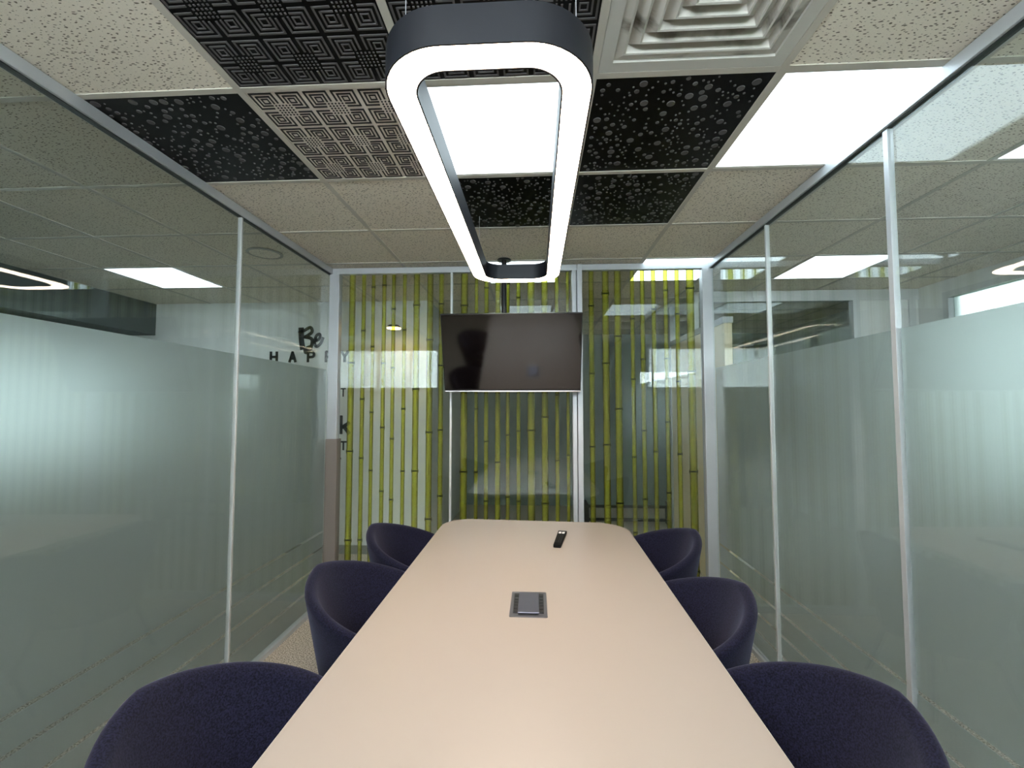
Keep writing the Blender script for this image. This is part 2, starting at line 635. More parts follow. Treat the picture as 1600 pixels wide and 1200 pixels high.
board_me = {c: MB().box(-.2885, .2885, -.2885, .2885, 0.004, 0.012).mesh('decor_tile', m) for c, m in (('k', 'decor_black'), ('w', 'decor_white'))}
for (i, j), (seed, _) in DOTS.items():
    t = link('decor_tile', board_me['k'], ceil, (X0 + (i + .5) * T, Y0 + (j + .5) * T, 0))
    t['label'] = 'glossy black ceiling board printed with grey dots'
    p = dots_mesh(seed).obj('dot_print', 'decor_grey', t)
    p['kind'] = 'stuff'
sq_me = {}
for c, m in (('k', 'decor_grey'), ('w', 'decor_ink')):
    sq_me[c] = squares_mesh().mesh('square_print', m)
for (i, j), c in SQUARES.items():
    t = link('decor_tile', board_me[c], ceil, (X0 + (i + .5) * T, Y0 + (j + .5) * T, 0))
    t['label'] = 'black ceiling board with grey nested squares' if c == 'k' else 'white ceiling board with black nested squares'
    p = link('square_print', sq_me[c], t)
    p['kind'] = 'stuff'

# ceiling light panels
fr_me = MB()
for x0, x1, y0, y1 in ((-.287, .287, -.287, -.279), (-.287, .287, .279, .287), (-.287, -.279, -.279, .279), (.279, .287, -.279, .279)):
    fr_me.box(x0, x1, y0, y1, .002, .03)
fr_me = fr_me.mesh('panel_frame', 'tee')
df_me = MB().box(-.279, .279, -.279, .279, .004, .02).mesh('light_diffuser', 'panel_glow')
for (i, j), lab in LIGHTS.items():
    cx, cy = X0 + (i + .5) * T, Y0 + (j + .5) * T
    e = tag(empty('ceiling_light_panel', (cx, cy, ZC)), lab, 'ceiling light', 'square ceiling light panels')
    link('panel_frame', fr_me, e)
    link('light_diffuser', df_me, e)

# louvred air diffuser
cx, cy = X0 + (DIFF[0] + .5) * T, Y0 + (DIFF[1] + .5) * T
ad = tag(empty('air_diffuser', (cx, cy, ZC)), 'dusty white square air diffuser with nested louvres in the ceiling', 'air vent')
def ring(h0, z0, h1, z1, th=.003):
    """square ring sloping from (h0,z0) to (h1,z1)"""
    mb = MB()
    c = [(-1, -1), (1, -1), (1, 1), (-1, 1)]
    vs = []
    for h, z in ((h0, z0), (h1, z1), (h1 - .0, z1 + th), (h0, z0 + th)):
        vs += [(h * a, h * b, z) for a, b in c]
    fs = []
    for k in range(4):
        for l in range(4):
            a, b = k * 4 + l, k * 4 + (l + 1) % 4
            a2, b2 = ((k + 1) % 4) * 4 + l, ((k + 1) % 4) * 4 + (l + 1) % 4
            fs.append((a, b, b2, a2))
    return mb.add(vs, fs)
ring(.287, .001, .247, .001, .012).obj('diffuser_frame', 'diffuser_frame', ad)
for k in range(6):
    h = .247 - k * .040
    l_ = ring(h, .010 if k == 0 else .026, h - .027, .002, .004).obj('louvre', 'diffuser', ad)
    ring(h - .027, .002, h - .033, .003, .003).obj('louvre_lip', 'diffuser_frame', l_)
    ring(h - .033, .003, h - .040, .026, .003).obj('louvre_back', 'diffuser', l_)
MB().box(-.25, .25, -.25, .25, .06, .07).obj('duct_plate', 'gasket', ad)

# ================================================================== GLASS WALLS
HZ = ZC - .046
BZ = .045
PT = .010
def side_wall(name, x, sgn, seams, seam_w, gaps, label):
    """glazed wall in the plane x; sgn = direction out of the room; seams = list of y"""
    w = structure(empty(name, (x, 0, 0)), label)
    hw = .022
    a = MB().box(-hw, hw, YN, YB + .0, HZ, ZC - .0005)
    a.obj('head_profile', 'alu', w, bevel=.002)
    g = MB()
    g.box(-.012, .012, YN, YB, HZ - .004, HZ)
    g.obj('head_gasket', 'gasket', w)
    MB().box(-.02, .02, YN, YB, 0, .028).obj('floor_profile', 'alu', w, bevel=.002)
    ys = [YB - .03] + seams
    for k in range(len(ys) - 1):
        y1, y0 = ys[k], ys[k + 1]
        pane = MB().box(-PT / 2, PT / 2, y0 + .002, y1 - .002, .028, HZ).obj('glass_pane', 'glass_side', w)
        fx0, fx1 = (PT / 2 + .0005, PT / 2 + .0015)
        if sgn < 0:
            fx0, fx1 = -fx1, -fx0
        levels = [CAMZ + .280] + gaps + [.04]
        gp = .0075
        for q in range(len(levels) - 1):
            top = levels[q] - (gp if q else 0)
            bot = levels[q + 1] + (gp if q < len(levels) - 2 else 0)
            s = MB().box(fx0, fx1, y0 + .012, y1 - .012, bot, top)
            s.obj('frosted_film' if q == 0 else 'film_strip', 'film', pane)
    for y, sw in zip(seams, seam_w):
        MB().box(-.011, .011, y - sw / 2, y + sw / 2, .028, HZ).obj('joint_profile', 'alu' if sw > .018 else 'alu_white', w, bevel=.001)
    return w
side_wall('wall_left', XL, -1, [2.251, 1.10, .05, -1.0], [.013, .013, .013, .013],
          [CAMZ - .942, CAMZ - 1.06, CAMZ - 1.18, CAMZ - 1.305], 'frameless glass wall with frosted lower band on the left')
side_wall('wall_right', XR, 1, [2.507, 1.652, .79, -.07, -1.0], [.014, .022, .014, .014, .014],
          [CAMZ - .986, CAMZ - 1.115, CAMZ - 1.23, CAMZ - 1.34], 'frameless glass wall with frosted lower band on the right')

# back wall: three glazed bays printed with bamboo
wb = structure(empty('wall_back', (0, YB, 0)), 'glazed back wall printed with green bamboo canes')
MB().box(-1.60, 1.31, -.022, .022, HZ, ZC - .0005).obj('head_profile', 'alu', wb, bevel=.002)
MB().box(-1.60, 1.31, -.02, .02, 0, .05).obj('floor_profile', 'alu', wb, bevel=.002)
for x0, x1 in ((-1.600, -1.522), (1.238, 1.318)):
    MB().box(x0, x1, -.03, .03, 0, HZ).obj('corner_post', 'alu', wb, bevel=.003)
MB().box(-1.604, -1.512, -.036, .036, 0, CAMZ - .25).obj('post_sleeve', 'taupe', wb, bevel=.003)
MB().box(.276, .308, -.028, .028, 0, HZ).obj('door_jamb', 'alu', wb, bevel=.003)
MB().box(.313, .352, -.034, .034, 0, ZC - .001).obj('door_jamb', 'alu', wb, bevel=.003)
MB().box(-.652, -.636, -.016, .016, .05, HZ).obj('joint_profile', 'alu_white', wb, bevel=.002)
def px_x(u, v=560):
    """x of an image column on the back wall (used to place the printed canes)"""
    import math as m
    yaw, pitch = .0540, .0506
    a, b = (u - 800) / FPX, (600 - v) / FPX
    f = (-m.sin(yaw) * m.cos(pitch), m.cos(yaw) * m.cos(pitch))
    r = (m.cos(yaw), m.sin(yaw))
    up = (m.sin(yaw) * m.sin(pitch), -m.cos(yaw) * m.sin(pitch))
    dx, dy = f[0] + a * r[0] + b * up[0], f[1] + a * r[1] + b * up[1]
    return dx / dy * (YB + .01)
bays = [(-1.522, -.646, [(546.9, 556.5), (566.3, 572.8), (581.5, 587), (598, 604.4), (613, 619), (630, 636), (647, 656.5), (668, 677.5), (686.5, 694)], 430),
        (-.642, .276, [(720.6, 731), (742, 747.5), (757, 763.5), (774, 782), (790.6, 796.5), (807, 813), (824, 835), (845.6, 855.6), (866.5, 872.8), (884, 889)], 455),
        (.352, 1.238, [(920, 928), (941, 951.5), (960, 970.5), (985, 991.5), (1000.5, 1007.6), (1018, 1025), (1037, 1044), (1055, 1062), (1073, 1085)], 513)]
rnd = random.Random(5)
def stalk(parent, xa, xb):
    """a printed cane: strips between slightly flared dark nodes; laid on the outer glass face"""
    w = xb - xa
    y = PT / 2 + .0012
    zt, zb = HZ - .002, .055
    step = .36 + w * 5
    zs = [zb]
    z = zb + rnd.uniform(.06, step)
    nodes = []
    while z < zt - .08:
        nodes.append(z)
        z += step * rnd.uniform(.85, 1.2)
    me = bpy.data.meshes.new('bamboo_cane')
    vs, fs, mi, uvs = [], [], [], []
    def quad(x0, x1, x2, x3, za, zb_, m):
        o = len(vs)
        vs.extend([(x0, y, za), (x1, y, za), (x2, y, zb_), (x3, y, zb_)])
        fs.append((o, o + 1, o + 2, o + 3))
        mi.append(m)
        uvs.extend([(0, za), (1, za), (1, zb_), (0, zb_)])
    cur = zb
    fl = w * .08
    for nz in nodes:
        quad(xa, xb, xb, xa, cur, nz - .022, 0)
        quad(xa, xb, xb + fl, xa - fl, nz - .022, nz - .007, 0)
        quad(xa - fl, xb + fl, xb + fl, xa - fl, nz - .007, nz + .005, 1)
        quad(xa - fl, xb + fl, xb, xa, nz + .005, nz + .018, 0)
        cur = nz + .018
    quad(xa, xb, xb, xa, cur, zt, 0)
    n = len(vs)                                   # give the film a thickness
    me.from_pydata(vs + [(a, b + .0006, c) for a, b, c in vs], [], fs + [tuple(k + n for k in q)[::-1] for q in fs])
    me.materials.append(M['bamboo'])
    me.materials.append(M['bamboo_node'])
    l = me.uv_layers.new(name='UVMap')
    for p in me.polygons:
        p.material_index = mi[p.index % len(mi)]
        for li in p.loop_indices:
            vi = me.loops[li].vertex_index % n
            l.data[li].uv = uvs[vi]
    return link('bamboo_cane', me, parent)
for x0, x1, st, vv in bays:
    pane = MB().box(x0 + .004, x1 - .004, -PT / 2, PT / 2, .05, HZ).obj('glass_pane', 'glass', wb)
    for a, b in st:
        stalk(pane, px_x(a, vv), px_x(b, vv))

# ================================================================== SPACES BEYOND THE GLASS
wf = structure(empty('wall_front', (0, YN, 0)), 'grey wall behind the viewer with two added windows for fill light')
FW = [(-1.50, 0.70, 1.76, 2.50, 'added high transom window for fill light, unseen behind the viewer'),  # added opening, lets daylight onto the ceiling and upper film
      (1.75, 2.75, .95, 2.10, 'added window for fill light in the right room, unseen behind the viewer')]  # added opening, lets daylight onto the right film
xs = XFL - .1
for x0, x1, z0, z1, lab in FW:
    MB().box(xs, x0, -.1, 0, 0, ZC + .3).obj('wall_block', 'wall_grey', wf)
    MB().box(x0, x1, -.1, 0, 0, z0).obj('wall_block', 'wall_grey', wf)
    MB().box(x0, x1, -.1, 0, z1, ZC + .3).obj('wall_block', 'wall_grey', wf)
    xs = x1
MB().box(xs, XFR + .1, -.1, 0, 0, ZC + .3).obj('wall_block', 'wall_grey', wf)
for n_, (x0, x1, z0, z1, lab) in enumerate(FW):
    wn = structure(empty('window_%d' % (n_ + 3), (0, YN, 0)), lab)
    f = MB()
    for a, b, c, d in ((x0, x0 + .04, z0, z1), (x1 - .04, x1, z0, z1), (x0 + .04, x1 - .04, z0, z0 + .04), (x0 + .04, x1 - .04, z1 - .04, z1), ((x0 + x1) / 2 - .02, (x0 + x1) / 2 + .02, z0 + .04, z1 - .04)):
        f.box(a, b, -.06, .01, c, d)
    f.obj('window_frame', 'alu_white', wn)
    MB().box(x0 + .04, x1 - .04, -.03, -.024, z0 + .04, z1 - .04).obj('pane', 'glass', wn)
wl = structure(empty('wall_far_left', (XFL, 0, 0)), 'wall of the room beyond the left glass, with an added window')
LW = (-.7, 4.34, .95, 2.0)  # added window, lights the left film from behind
for y0, y1, z0, z1 in ((YN, YE, 0, LW[2]), (YN, YE, LW[3], ZC + .3), (YN, LW[0], LW[2], LW[3]), (LW[1], YE, LW[2], LW[3])):
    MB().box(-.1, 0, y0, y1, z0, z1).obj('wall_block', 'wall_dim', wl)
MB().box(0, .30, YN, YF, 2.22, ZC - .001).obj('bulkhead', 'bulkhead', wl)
wn = structure(empty('window_5', (XFL, 0, 0)), 'added long frosted window that brightens the left glass wall')
f = MB()
for y0, y1, z0, z1 in ((LW[0], LW[0] + .05, LW[2], LW[3]), (LW[1] - .05, LW[1], LW[2], LW[3]), (LW[0] + .05, LW[1] - .05, LW[2], LW[2] + .05), (LW[0] + .05, LW[1] - .05, LW[3] - .05, LW[3])):
    f.box(-.06, .02, y0, y1, z0, z1)
f.obj('window_frame', 'alu_white', wn)
for k in (1, 2):
    y = LW[0] + (LW[1] - LW[0]) * k / 3
    MB().box(-.06, .02, y - .03, y + .03, LW[2] + .05, LW[3] - .05).obj('mullion', 'alu_white', wn)
MB().box(-.034, -.032, LW[0] + .05, LW[1] - .05, LW[2] + .05, LW[3] - .05).obj('privacy_film', 'blind_left', wn)
MB().box(-.03, -.024, LW[0] + .05, LW[1] - .05, LW[2] + .05, LW[3] - .05).obj('pane', 'glass', wn)
wc = structure(MB().box(XFL, -1.08, YF, YF + .12, 0, ZC + .3).obj('wall_corridor', 'wall_white'), 'white corridor wall with black lettering')
bb = structure(MB().box(XFL, -1.07, YF - .014, YF, 0, .085).obj('baseboard_corridor', 'skirting'), 'grey skirting of the white corridor wall')
structure(MB().box(-1.20, -1.08, YF + .12, YE, 0, ZC + .3).obj('wall_passage', 'wall_grey'), 'grey passage wall running away behind the bamboo')
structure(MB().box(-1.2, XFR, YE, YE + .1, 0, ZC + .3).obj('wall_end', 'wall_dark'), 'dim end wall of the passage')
# cream partition beside the passage
pt = structure(empty('wall_partition', (1.46, 3.45, 0)), 'cream boarded partition with glazing above, beyond the bamboo glass')
MB().box(0, .06, 0, 1.33, 0, 2.12).obj('board', 'cream', pt, bevel=.003)
MB().box(-.01, .07, 1.33, 1.39, 0, ZC).obj('post', 'alu', pt, bevel=.003)
MB().box(-.01, .07, 0, 1.33, 2.12, 2.17).obj('rail', 'alu', pt, bevel=.003)
MB().box(.02, .03, 0, 1.33, 2.17, ZC).obj('glass_pane', 'glass', pt)
# exterior wall on the far right with a long window
wr = structure(empty('wall_far_right', (XFR, 0, 0)), 'exterior wall with windows beyond the right glass')
SILL, WTOP = .85, CAMZ + .97
for y0, y1, z0, z1 in ((YN, YE, 0, SILL), (YN, YE, WTOP, ZC + .3), (YN, -.6, SILL, WTOP), (1.25, 1.45, SILL, WTOP), (3.90, YE, SILL, WTOP)):
    MB().box(0, .12, y0, y1, z0, z1).obj('wall_block', 'wall_grey', wr)
for n_, (y0, y1) in enumerate(((-.6, 1.25), (1.45, 3.90))):
    wn = structure(empty('window_%d' % (n_ + 1), (XFR, 0, 0)), 'daylit window beyond the right glass wall, %s' % ('nearer one' if n_ == 0 else 'farther one'))
    f = MB()
    f.box(-.02, .05, y0, y0 + .05, SILL, WTOP)
    f.box(-.02, .05, y1 - .05, y1, SILL, WTOP)
    f.box(-.02, .05, y0 + .05, y1 - .05, SILL, SILL + .05)
    f.box(-.02, .05, y0 + .05, y1 - .05, WTOP - .05, WTOP)
    f.obj('window_frame', 'alu_white', wn)
    MB().box(-.02, .05, (y0 + y1) / 2 - .03, (y0 + y1) / 2 + .03, SILL + .05, WTOP - .05).obj('mullion', 'navy_post', wn)
    MB().box(.02, .026, y0 + .05, y1 - .05, SILL + .05, WTOP - .05).obj('pane', 'glass', wn)
    MB().box(.030, .032, y0 + .05, y1 - .05, SILL + .05, WTOP - .05).obj('privacy_film', 'blind', wn)
    MB().box(-.14, .0, y0 - .03, y1 + .03, SILL - .03, SILL).obj('window_sill', 'wall_white', wn, bevel=.004)
# glazed screen closing the right-hand room
ws = structure(empty('wall_screen', (0, 4.18, 0)), 'framed glass screen at the far end of the right room')
MB().box(1.46, XFR, -.03, .03, ZC - .10, ZC - .0005).obj('head_frame', 'alu_white', ws)
MB().box(1.46, XFR, -.03, .03, 0, .9).obj('dado', 'wall_grey', ws)
for x in (1.50, 2.95, 3.44):
    MB().box(x - .03, x + .03, -.03, .03, .9, ZC - .10).obj('post', 'alu_white', ws)
MB().box(1.53, 2.92, -.004, .004, .9, ZC - .10).obj('glass_pane', 'glass', ws)
MB().box(2.98, XFR, -.02, .02, .9, ZC - .10).obj('panel', 'wall_grey', ws)

# foliage outside the windows
rnd = random.Random(11)
def shrub(y, h, label):
    mb = MB()
    for k in range(420):
        a, b = rnd.uniform(-.5, .5), rnd.uniform(-.62, .62)
        p = Vector((.0 + a, b, 1.0 + rnd.random() * h))
        s = rnd.uniform(.05, .11)
        q = Euler((rnd.uniform(0, PI), rnd.uniform(0, PI), rnd.uniform(0, PI))).to_matrix()
        pts = [(-s, 0, 0), (-.2 * s, .35 * s, .06 * s), (s, 0, 0), (-.2 * s, -.35 * s, .06 * s)]
        mb.add([p + q @ Vector(c) for c in pts], [(0, 1, 2, 3)])
    e = tag(empty('garden_tree', (XFR + 1.5, y, -.3)), label, 'tree', 'trees outside the windows')
    f = mb.obj('foliage', 'leaf', e, fix=False)
    f['kind'] = 'stuff'
    t = MB().tube((0, 0, 0), (.05, 0, 1.4), .05, .03, 8)
    t.obj('trunk', 'dark_wood', e)
shrub(3.5, 2.4, 'leafy tree outside the farther window, at its far end')
shrub(1.95, 2.0, 'leafy tree outside the farther window, at its near end')
shrub(.35, 2.2, 'leafy tree outside the nearer window')
structure(MB().box(XFR + .12, XFR + 9, -12, 18, -.4, -.3).obj('ground_outside', 'leaf'), 'ground outside the windows')

# ------------------------------------------------------------------ lettering on the white corridor wall
def stroke_mesh(lines, w, y):
    """polylines in (x, z) -> flat cut letter 4 mm thick"""
    mb = MB()
    for pl in lines:
        ww = w
        if isinstance(pl, tuple):
            pl, ww = pl
        L, R = [], []
        n = len(pl)
        for i in range(n):
            a, b = Vector(pl[max(i - 1, 0)]), Vector(pl[min(i + 1, n - 1)])
            d = (b - a).normalized()
            p = Vector(pl[i])
            if i == 0: p = p - d * ww * .25
            if i == n - 1: p = p + d * ww * .25
            nn = Vector((-d.y, d.x)) * ww / 2
            L.append(p + nn)
            R.append(p - nn)
        for i in range(n - 1):
            mb.prism([L[i], L[i + 1], R[i + 1], R[i]], y - .004, y - .0002, axis='y')
    return mb
def lettering(label, letters, y=None):
    """one word: an empty with one part per letter; letters = [(polylines, width)]"""
    e = tag(empty('wall_lettering', (0, 0, 0)), label, 'lettering', 'black wall lettering')
    for pl, w in letters:
        stroke_mesh(pl, w, LY).obj('letter', 'letter', e)
    return e
def curve(pts, n=6):
    """Catmull-Rom through points"""
    P = [pts[0]] + list(pts) + [pts[-1]]
    out = []
    for i in range(1, len(P) - 2):
        p0, p1, p2, p3 = [Vector(p) for p in P[i - 1:i + 3]]
        for k in range(n):
            t = k / n
            out.append(tuple(.5 * ((2 * p1) + (p2 - p0) * t + (2 * p0 - 5 * p1 + 4 * p2 - p3) * t * t + (3 * p1 - p0 - 3 * p2 + p3) * t ** 3)))
    out.append(tuple(pts[-1]))
    return out
LY = YF
bx, bz, s = -2.47, CAMZ + .578, .225
B_ = [(curve([(bx + .05, bz + s * .98), (bx + .055, bz + s * .5), (bx + .07, bz + s * .08)]), .056),
      (curve([(bx + .03, bz + s * .80), (bx + .09, bz + s * .92), (bx + .15, bz + s * 1.04), (bx + .165, bz + s * .82), (bx + .09, bz + s * .60)]), .032),
      (curve([(bx + .09, bz + s * .60), (bx + .165, bz + s * .50), (bx + .16, bz + s * .12), (bx + .11, bz - s * .12), (bx + .10, bz + s * .04), (bx + .16, bz + s * .16)]), .036)]
E_ = [(curve([(bx + .185, bz + s * .40), (bx + .245, bz + s * .50), (bx + .25, bz + s * .72), (bx + .215, bz + s * .66), (bx + .195, bz + s * .36), (bx + .215, bz + s * .16), (bx + .26, bz + s * .30), (bx + .285, bz + s * .55)]), .030)]
lettering('black brush script word Be on the white corridor wall', [(B_, .03), (E_, .022)])
def cap(ch, x, z, h, w):
    if ch == 'H': return [[(x, z), (x, z + h)], [(x + w, z), (x + w, z + h)], [(x, z + h * .5), (x + w, z + h * .5)]]
    if ch == 'A': return [[(x, z), (x + w * .5, z + h)], [(x + w * .5, z + h), (x + w, z)], [(x + w * .2, z + h * .32), (x + w * .8, z + h * .32)]]
    if ch == 'P': return [[(x, z), (x, z + h)], curve([(x, z + h), (x + w * .8, z + h * .95), (x + w, z + h * .74), (x + w * .8, z + h * .5), (x, z + h * .46)])]
    if ch == 'Y': return [[(x, z + h), (x + w * .5, z + h * .5)], [(x + w, z + h), (x + w * .5, z + h * .5)], [(x + w * .5, z + h * .5), (x + w * .5, z)]]
    if ch == 'T': return [[(x, z + h), (x + w, z + h)], [(x + w * .5, z), (x + w * .5, z + h)]]
    if ch == 'k': return [[(x, z), (x, z + h)], [(x, z + h * .30), (x + w, z + h * .62)], [(x + w * .35, z + h * .42), (x + w, z)]]
    if ch == '.': return [[(x, z), (x + w, z)]]
hz = CAMZ + .458
lettering('black capital letters HAPPY on the white corridor wall', [(cap(ch, x, hz, .10, .062), .026) for ch, x in zip('HAPPY', (-2.735, -2.535, -2.34, -2.15, -1.985))])
lettering('small black letter T on the white wall, upper one', [(cap('T', -1.985, CAMZ + .10, .078, .046), .013)])
lettering('bold black letter k on the white wall with a dot above', [(cap('k', -1.98, CAMZ - .275, .17, .085), .036), (cap('.', -1.99, CAMZ - .105, 0, .014), .022)])
lettering('small black letter T on the white wall, below the bold k', [(cap('T', -1.978, CAMZ - .442, .08, .056), .017), (cap('.', -1.99, CAMZ - .53, 0, .014), .02)])

# ================================================================== TABLE
TZ = CAMZ - .742
tb = tag(empty('conference_table', (0, 1.55, 0)), 'long white conference table with rounded corners and warm sheen', 'table')
def table_outline(g=0.0):
    """slightly skewed far end, rounded corners"""
    c = [(-.585 + g, .24 + g), (.520 - g, .24 + g), (.560 - g, 2.855 - g), (-.590 + g, 2.915 - g)]
    r = [.18, .18, .20, .17]
    pts = []
    n = len(c)
    for k in range(n):
        p = Vector(c[k]); a = Vector(c[k - 1]); b = Vector(c[(k + 1) % n])
        u, v = (a - p).normalized(), (b - p).normalized()
        ang = u.angle(v)
        R = max(r[k] - g, .01)
        d = R / math.tan(ang / 2)
        cen = p + (u + v).normalized() * (R / math.sin(ang / 2))
        s0, s1 = p + u * d - cen, p + v * d - cen
        a0 = math.atan2(s0.y, s0.x)
        a1 = math.atan2(s1.y, s1.x)
        while a1 < a0:
            a1 += 2 * PI
        for i in range(13):
            t = a0 + (a1 - a0) * i / 12
            pts.append((cen.x + R * math.cos(t), cen.y + R * math.sin(t) - 1.55))
    return pts
top = MB()
o1, o2 = table_outline(0), table_outline(.003)
n = len(o1)
vs = [(x, y, TZ - .028) for x, y in o2] + [(x, y, TZ - .025) for x, y in o1] + [(x, y, TZ - .003) for x, y in o1] + [(x, y, TZ) for x, y in o2]
fs = [tuple(range(n))[::-1], tuple(range(3 * n, 4 * n))]
for k in range(3):
    fs += [(k * n + i, k * n + (i + 1) % n, (k + 1) * n + (i + 1) % n, (k + 1) * n + i) for i in range(n)]
top.add(vs, fs[:2], 0)
top.f += fs[2:]
top.mi += [1] * (3 * n)
top.obj('tabletop', ['table', 'table_edge'], tb, smooth=True)
for y in (-.75, .75):
    MB().box(-.33, .30, y - .03, y + .03, .0, TZ - .028).obj('leg_panel', 'alu_white', tb, bevel=.006)
MB().box(-.05, .02, -.72, .72, TZ - .13, TZ - .03).obj('beam', 'alu_white', tb, bevel=.004)

# power box let into the table
pb = tag(empty('power_box', (-.028, 1.682, TZ)), 'grey metal power outlet box with flap set in the white table', 'power outlet')
f = MB()
f.prism(rrect(-.068, .068, -.104, .104, .006, 4), 0, .0025)
f.obj('frame', 'box_frame', pb)
well = MB().box(-.056, .056, -.078, .084, .0026, .0034)
well.obj('well', 'black', pb)
lid = MB().box(-.038, .038, -.090, .080, .0075, .0115)
lid.obj('flap', 'box_lid', pb, bevel=.0012)
for k in range(6):
    for sx in (-1, 1):
        yk = -.066 + k * .026
        MB().box(sx * .047 - .0065, sx * .047 + .0065, yk - .008, yk + .008, .0034, .0052).obj('socket', 'grey_key' if k < 3 else 'black', pb)

# remote control
rc = tag(empty('remote_control', (.132, 2.475, TZ), -.17), 'small black remote control lying on the far end of the table', 'remote control')
body = MB()
bo = rrect(-.025, .025, -.135, .140, .008, 5)
bo = [(x * (1 if y > -.09 else .82), y) for x, y in bo]
body.prism(bo, 0, .016)
body.obj('body', 'remote', rc, bevel=.003, smooth=True)
for sx in (-1, 1):
    MB().box(sx * .0095 - .0075, sx * .0095 + .0075, .075, .105, .016, .018).obj('white_button', 'white_key', rc, bevel=.001)
for k in range(6):
    for sx in (-1, 0, 1):
        MB().box(sx * .012 - .0035, sx * .012 + .0035, -.085 + k * .024 - .005, -.085 + k * .024 + .005, .016, .0172).obj('button', 'grey_key', rc)
MB().box(-.020, .020, .118, .132, .016, .0168).obj('end_strip', 'black', rc)

# ================================================================== PENDANT LAMP
LZ = CAMZ + .737
lx0, lx1, ly0, ly1 = -.352, .136, .848, 2.575
LH = .086
lamp = tag(empty('pendant_lamp', ((lx0 + lx1) / 2, (ly0 + ly1) / 2, LZ)), 'rounded rectangular ring pendant lamp glowing warm white over the table', 'pendant lamp')
hx, hy = (lx1 - lx0) / 2, (ly1 - ly0) / 2
def ring_loop(parts, name, mat, parent, smooth=True):
    """closed tube of rounded-rectangle loops: parts = [(inset, z)]"""
    loops = []
    for g, z in parts:
        R = max(.155 - g, .03)
        loops.append([(x, y, z) for x, y in rrect(-hx + g, hx - g, -hy + g, hy - g, R, 12)])
    n = len(loops[0])
    mb = MB()
    vs = [p for l in loops for p in l]
    K = len(loops)
    fs = [(k * n + i, k * n + (i + 1) % n, ((k + 1) % K) * n + (i + 1) % n, ((k + 1) % K) * n + i) for k in range(K) for i in range(n)]
    mb.add(vs, fs)
    return mb.obj(name, mat, parent, smooth=smooth)
BW = .074
ring_loop([(0, 0), (0, LH), (BW, LH), (BW, 0), (BW - .004, 0), (BW - .004, .012), (.004, .012), (.004, 0)], 'housing', 'lamp_body', lamp)
ring_loop([(.0042, .001), (.0042, .010), (BW - .0042, .010), (BW - .0042, .001)], 'light_diffuser', 'lamp_glow', lamp)
for sx in (-1, 1):
    for sy in (-1, 1):
        x, y = sx * (hx - BW / 2), sy * (hy - .16)
        wr_ = MB().tube((x, y, LH), (x, y, ZC - LZ), .0011, n=6).obj('suspension_wire', 'alu', lamp)
        MB().tube((x, y, LH), (x, y, LH + .02), .006, n=10).obj('wire_grip', 'alu', wr_)

# ================================================================== TELEVISION
pole = tag(empty('ceiling_mount', (-.228, 3.15, ZC)), 'black ceiling pole mount behind the hanging television', 'mount')
MB().tube((0, 0, -.70), (0, 0, -.004), .019, n=16).obj('pole', 'black', pole, smooth=True)
MB().lathe([(.05, -.012), (.05, -.002)], 20).obj('ceiling_plate', 'black', pole)
MB().tube((0, 0, -.10), (0, 0, -.05), .024, n=16).obj('collar', 'black', pole, smooth=True)
MB().box(-.06, .06, -.045, .03, -.72, -.62).obj('bracket', 'black', pole, bevel=.004)
tvw, tvh = .968, .552
ta = math.radians(20)
tv = tag(empty('television', (-.167, 2.925 + math.sin(ta) * tvh / 2 - .005, CAMZ + .366)), 'black flat television tilted down, hung from the ceiling before the bamboo glass', 'television')
tv.rotation_euler = (ta, 0, 0)
b = MB().box(-tvw / 2, tvw / 2, 0.001, .03, -tvh / 2, tvh / 2)
b.obj('bezel', 'black', tv, bevel=.003)
MB().box(-.30, .30, .03, .060, -.18, .16).obj('rear_housing', 'black', tv, bevel=.01)
MB().box(-tvw / 2 + .007, tvw / 2 - .007, -.0012, .001, -tvh / 2 + .016, tvh / 2 - .007).obj('screen', 'screen', tv)
MB().box(-tvw / 2, tvw / 2, -.003, .012, -tvh / 2 - .006, -tvh / 2 + .003).obj('chrome_strip', 'chrome', tv, bevel=.001)

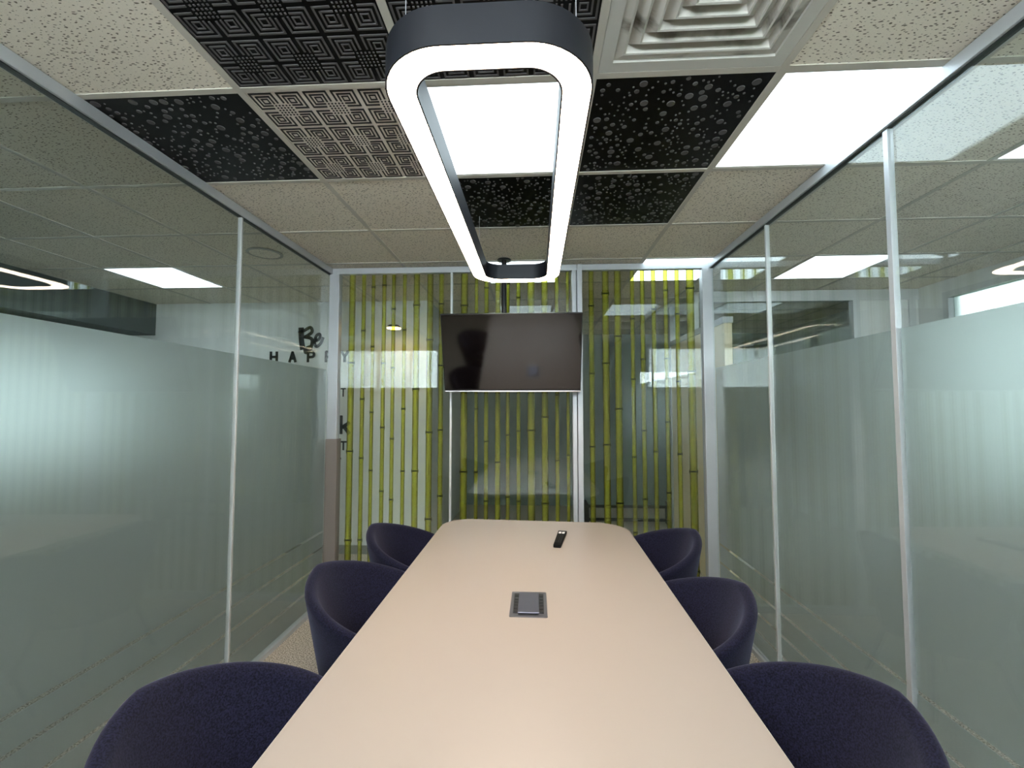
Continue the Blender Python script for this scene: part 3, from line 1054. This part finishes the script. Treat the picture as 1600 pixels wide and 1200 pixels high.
# ================================================================== CHAIRS
def chair_parts():
    """tub chair facing -x (back towards +x); returns list of (name, mesh)"""
    NA = 56
    A = math.radians(128)
    prof_n = 22
    vs, fs = [], []
    def section(th):
        a = abs(th) / A
        rim = .815 - .212 * (a ** 1.25)
        bot = .30
        Ro = lambda z: .225 + (z - bot) / .47 * .085
        thick = .046 - .006 * a
        pts = []
        for k in range(8):                                   # outer face, bottom to rim
            z = bot + (rim - .028 - bot) * k / 7
            pts.append((Ro(z), z))
        zt = rim - .028
        ro = Ro(zt)
        for k in range(1, 8):                                # rolled rim
            t = PI * k / 8
            pts.append((ro - thick / 2 + thick / 2 * math.cos(t) + .004 * math.sin(t), zt + .028 * math.sin(t)))
        for k in range(8):                                   # inner face down to the seat
            z = zt - (zt - .40) * k / 7
            q = (zt - z) / (zt - .40)
            pts.append((Ro(z) - thick - .012 * math.sin(q * PI) - .02 * q, z))
        return pts
    secs = []
    for i in range(NA + 1):
        th = -A + 2 * A * i / NA
        secs.append((th, section(th)))
    m = len(secs[0][1])
    for th, pts in secs:
        for r, z in pts:
            # a little deeper than wide
            vs.append((r * math.cos(th) * 1.0, r * math.sin(th) * 1.04, z))
    for i in range(NA):
        for k in range(m - 1):
            a = i * m + k
            fs.append((a, a + m, a + m + 1, a + 1))
        fs.append((i * m + m - 1, (i + 1) * m + m - 1, (i + 1) * m, i * m))
    fs.append(tuple(range(m)))
    fs.append(tuple(range(NA * m, NA * m + m))[::-1])
    shell = MB().add(vs, fs).mesh('tub_shell', 'fabric', smooth=True)
    for p in shell.polygons:
        p.use_smooth = True
    seat = MB()
    out = []
    for i in range(40):
        t = 2 * PI * i / 40
        r = .232
        x = r * math.cos(t)
        if x < 0:
            x *= 1.16
        out.append((x, r * math.sin(t) * 1.0))
    rings = [(.90, .33), (.97, .35), (1.0, .39), (.99, .425), (.94, .445), (.80, .455), (.4, .46)]
    v2 = [(x * k, y * k, z) for k, z in rings for x, y in out]
    nn = 40
    f2 = [(r * nn + i, r * nn + (i + 1) % nn, (r + 1) * nn + (i + 1) % nn, (r + 1) * nn + i) for r in range(len(rings) - 1) for i in range(nn)]
    f2 += [tuple(range(nn))[::-1], tuple(range((len(rings) - 1) * nn, len(rings) * nn))]
    seat.add(v2, f2)
    seat = seat.mesh('seat_cushion', 'fabric', smooth=True)
    under = MB().lathe([(.20, .285), (.225, .30), (.225, .335), (.1, .338)], 32).mesh('seat_base', 'fabric', smooth=True)
    leg = MB().tube((.14, .14, .29), (.21, .21, 0.0), .016, .010, 12).mesh('leg', 'dark_metal', smooth=True)
    return shell, seat, under, leg
shell_me, seat_me, under_me, leg_me = chair_parts()
def make_chair(x, y, rz, label):
    e = tag(empty('tub_chair', (x, y, 0), rz), label, 'chair', 'navy tub chairs round the table')
    link('tub_shell', shell_me, e)
    link('seat_cushion', seat_me, e)
    link('seat_base', under_me, e)
    for k in range(4):
        l = link('leg', leg_me, e)
        l.rotation_euler = (0, 0, k * PI / 2)
    return e
chairs = [(-.630, 1.020, PI + .04, 'navy tub chair nearest the viewer on the left side of the table'),
          (-.612, 1.815, PI - .02, 'navy tub chair in the middle of the left side of the table'),
          (-.622, 2.455, PI + .02, 'navy tub chair at the far left corner of the table'),
          (.540, 1.090, .03, 'navy tub chair nearest the viewer on the right side of the table'),
          (.478, 1.715, -.02, 'navy tub chair in the middle of the right side of the table'),
          (.555, 2.430, .02, 'navy tub chair at the far right corner of the table')]
for c in chairs:
    make_chair(*c)

# ================================================================== SMALL THINGS BEYOND THE BAMBOO GLASS
dl = tag(empty('passage_lamp', (-1.34, 4.05, CAMZ + .74)), 'small round yellow lamp glowing behind the left bamboo pane', 'lamp')
MB().lathe([(.002, .03), (.05, .026), (.066, .008), (.066, .0)], 24).obj('shade', 'black', dl, smooth=True)
MB().lathe([(.062, -.006), (.064, .0)], 24).obj('glowing_disc', 'bulb', dl)
MB().tube((0, 0, .03), (0, 0, ZC - CAMZ - .74), .003, n=6).obj('cord', 'black', dl)

sp = tag(empty('ceiling_speaker', (-1.90, 2.93, ZC)), 'round white flush speaker in the ceiling beyond the left glass', 'speaker')
MB().lathe([(.112, .002), (.116, -.004), (.100, -.008), (.098, -.003)], 40).obj('trim_ring', 'skirting', sp, smooth=True)
MB().lathe([(.096, .001), (.096, -.004), (.05, -.007)], 40).obj('grille', 'tile', sp, smooth=True)

rk = tag(empty('low_rack', (1.05, 5.55, 0)), 'low dark rack with two rails behind the right bamboo pane', 'rack')
for z in (.06, .22):
    MB().box(-.45, .62, -.02, .02, z, z + .03).obj('rail', 'dark_wood', rk, bevel=.003)
for x in (-.43, .60):
    MB().box(x - .02, x + .02, -.15, .15, 0, .28).obj('end_frame', 'dark_wood', rk, bevel=.003)
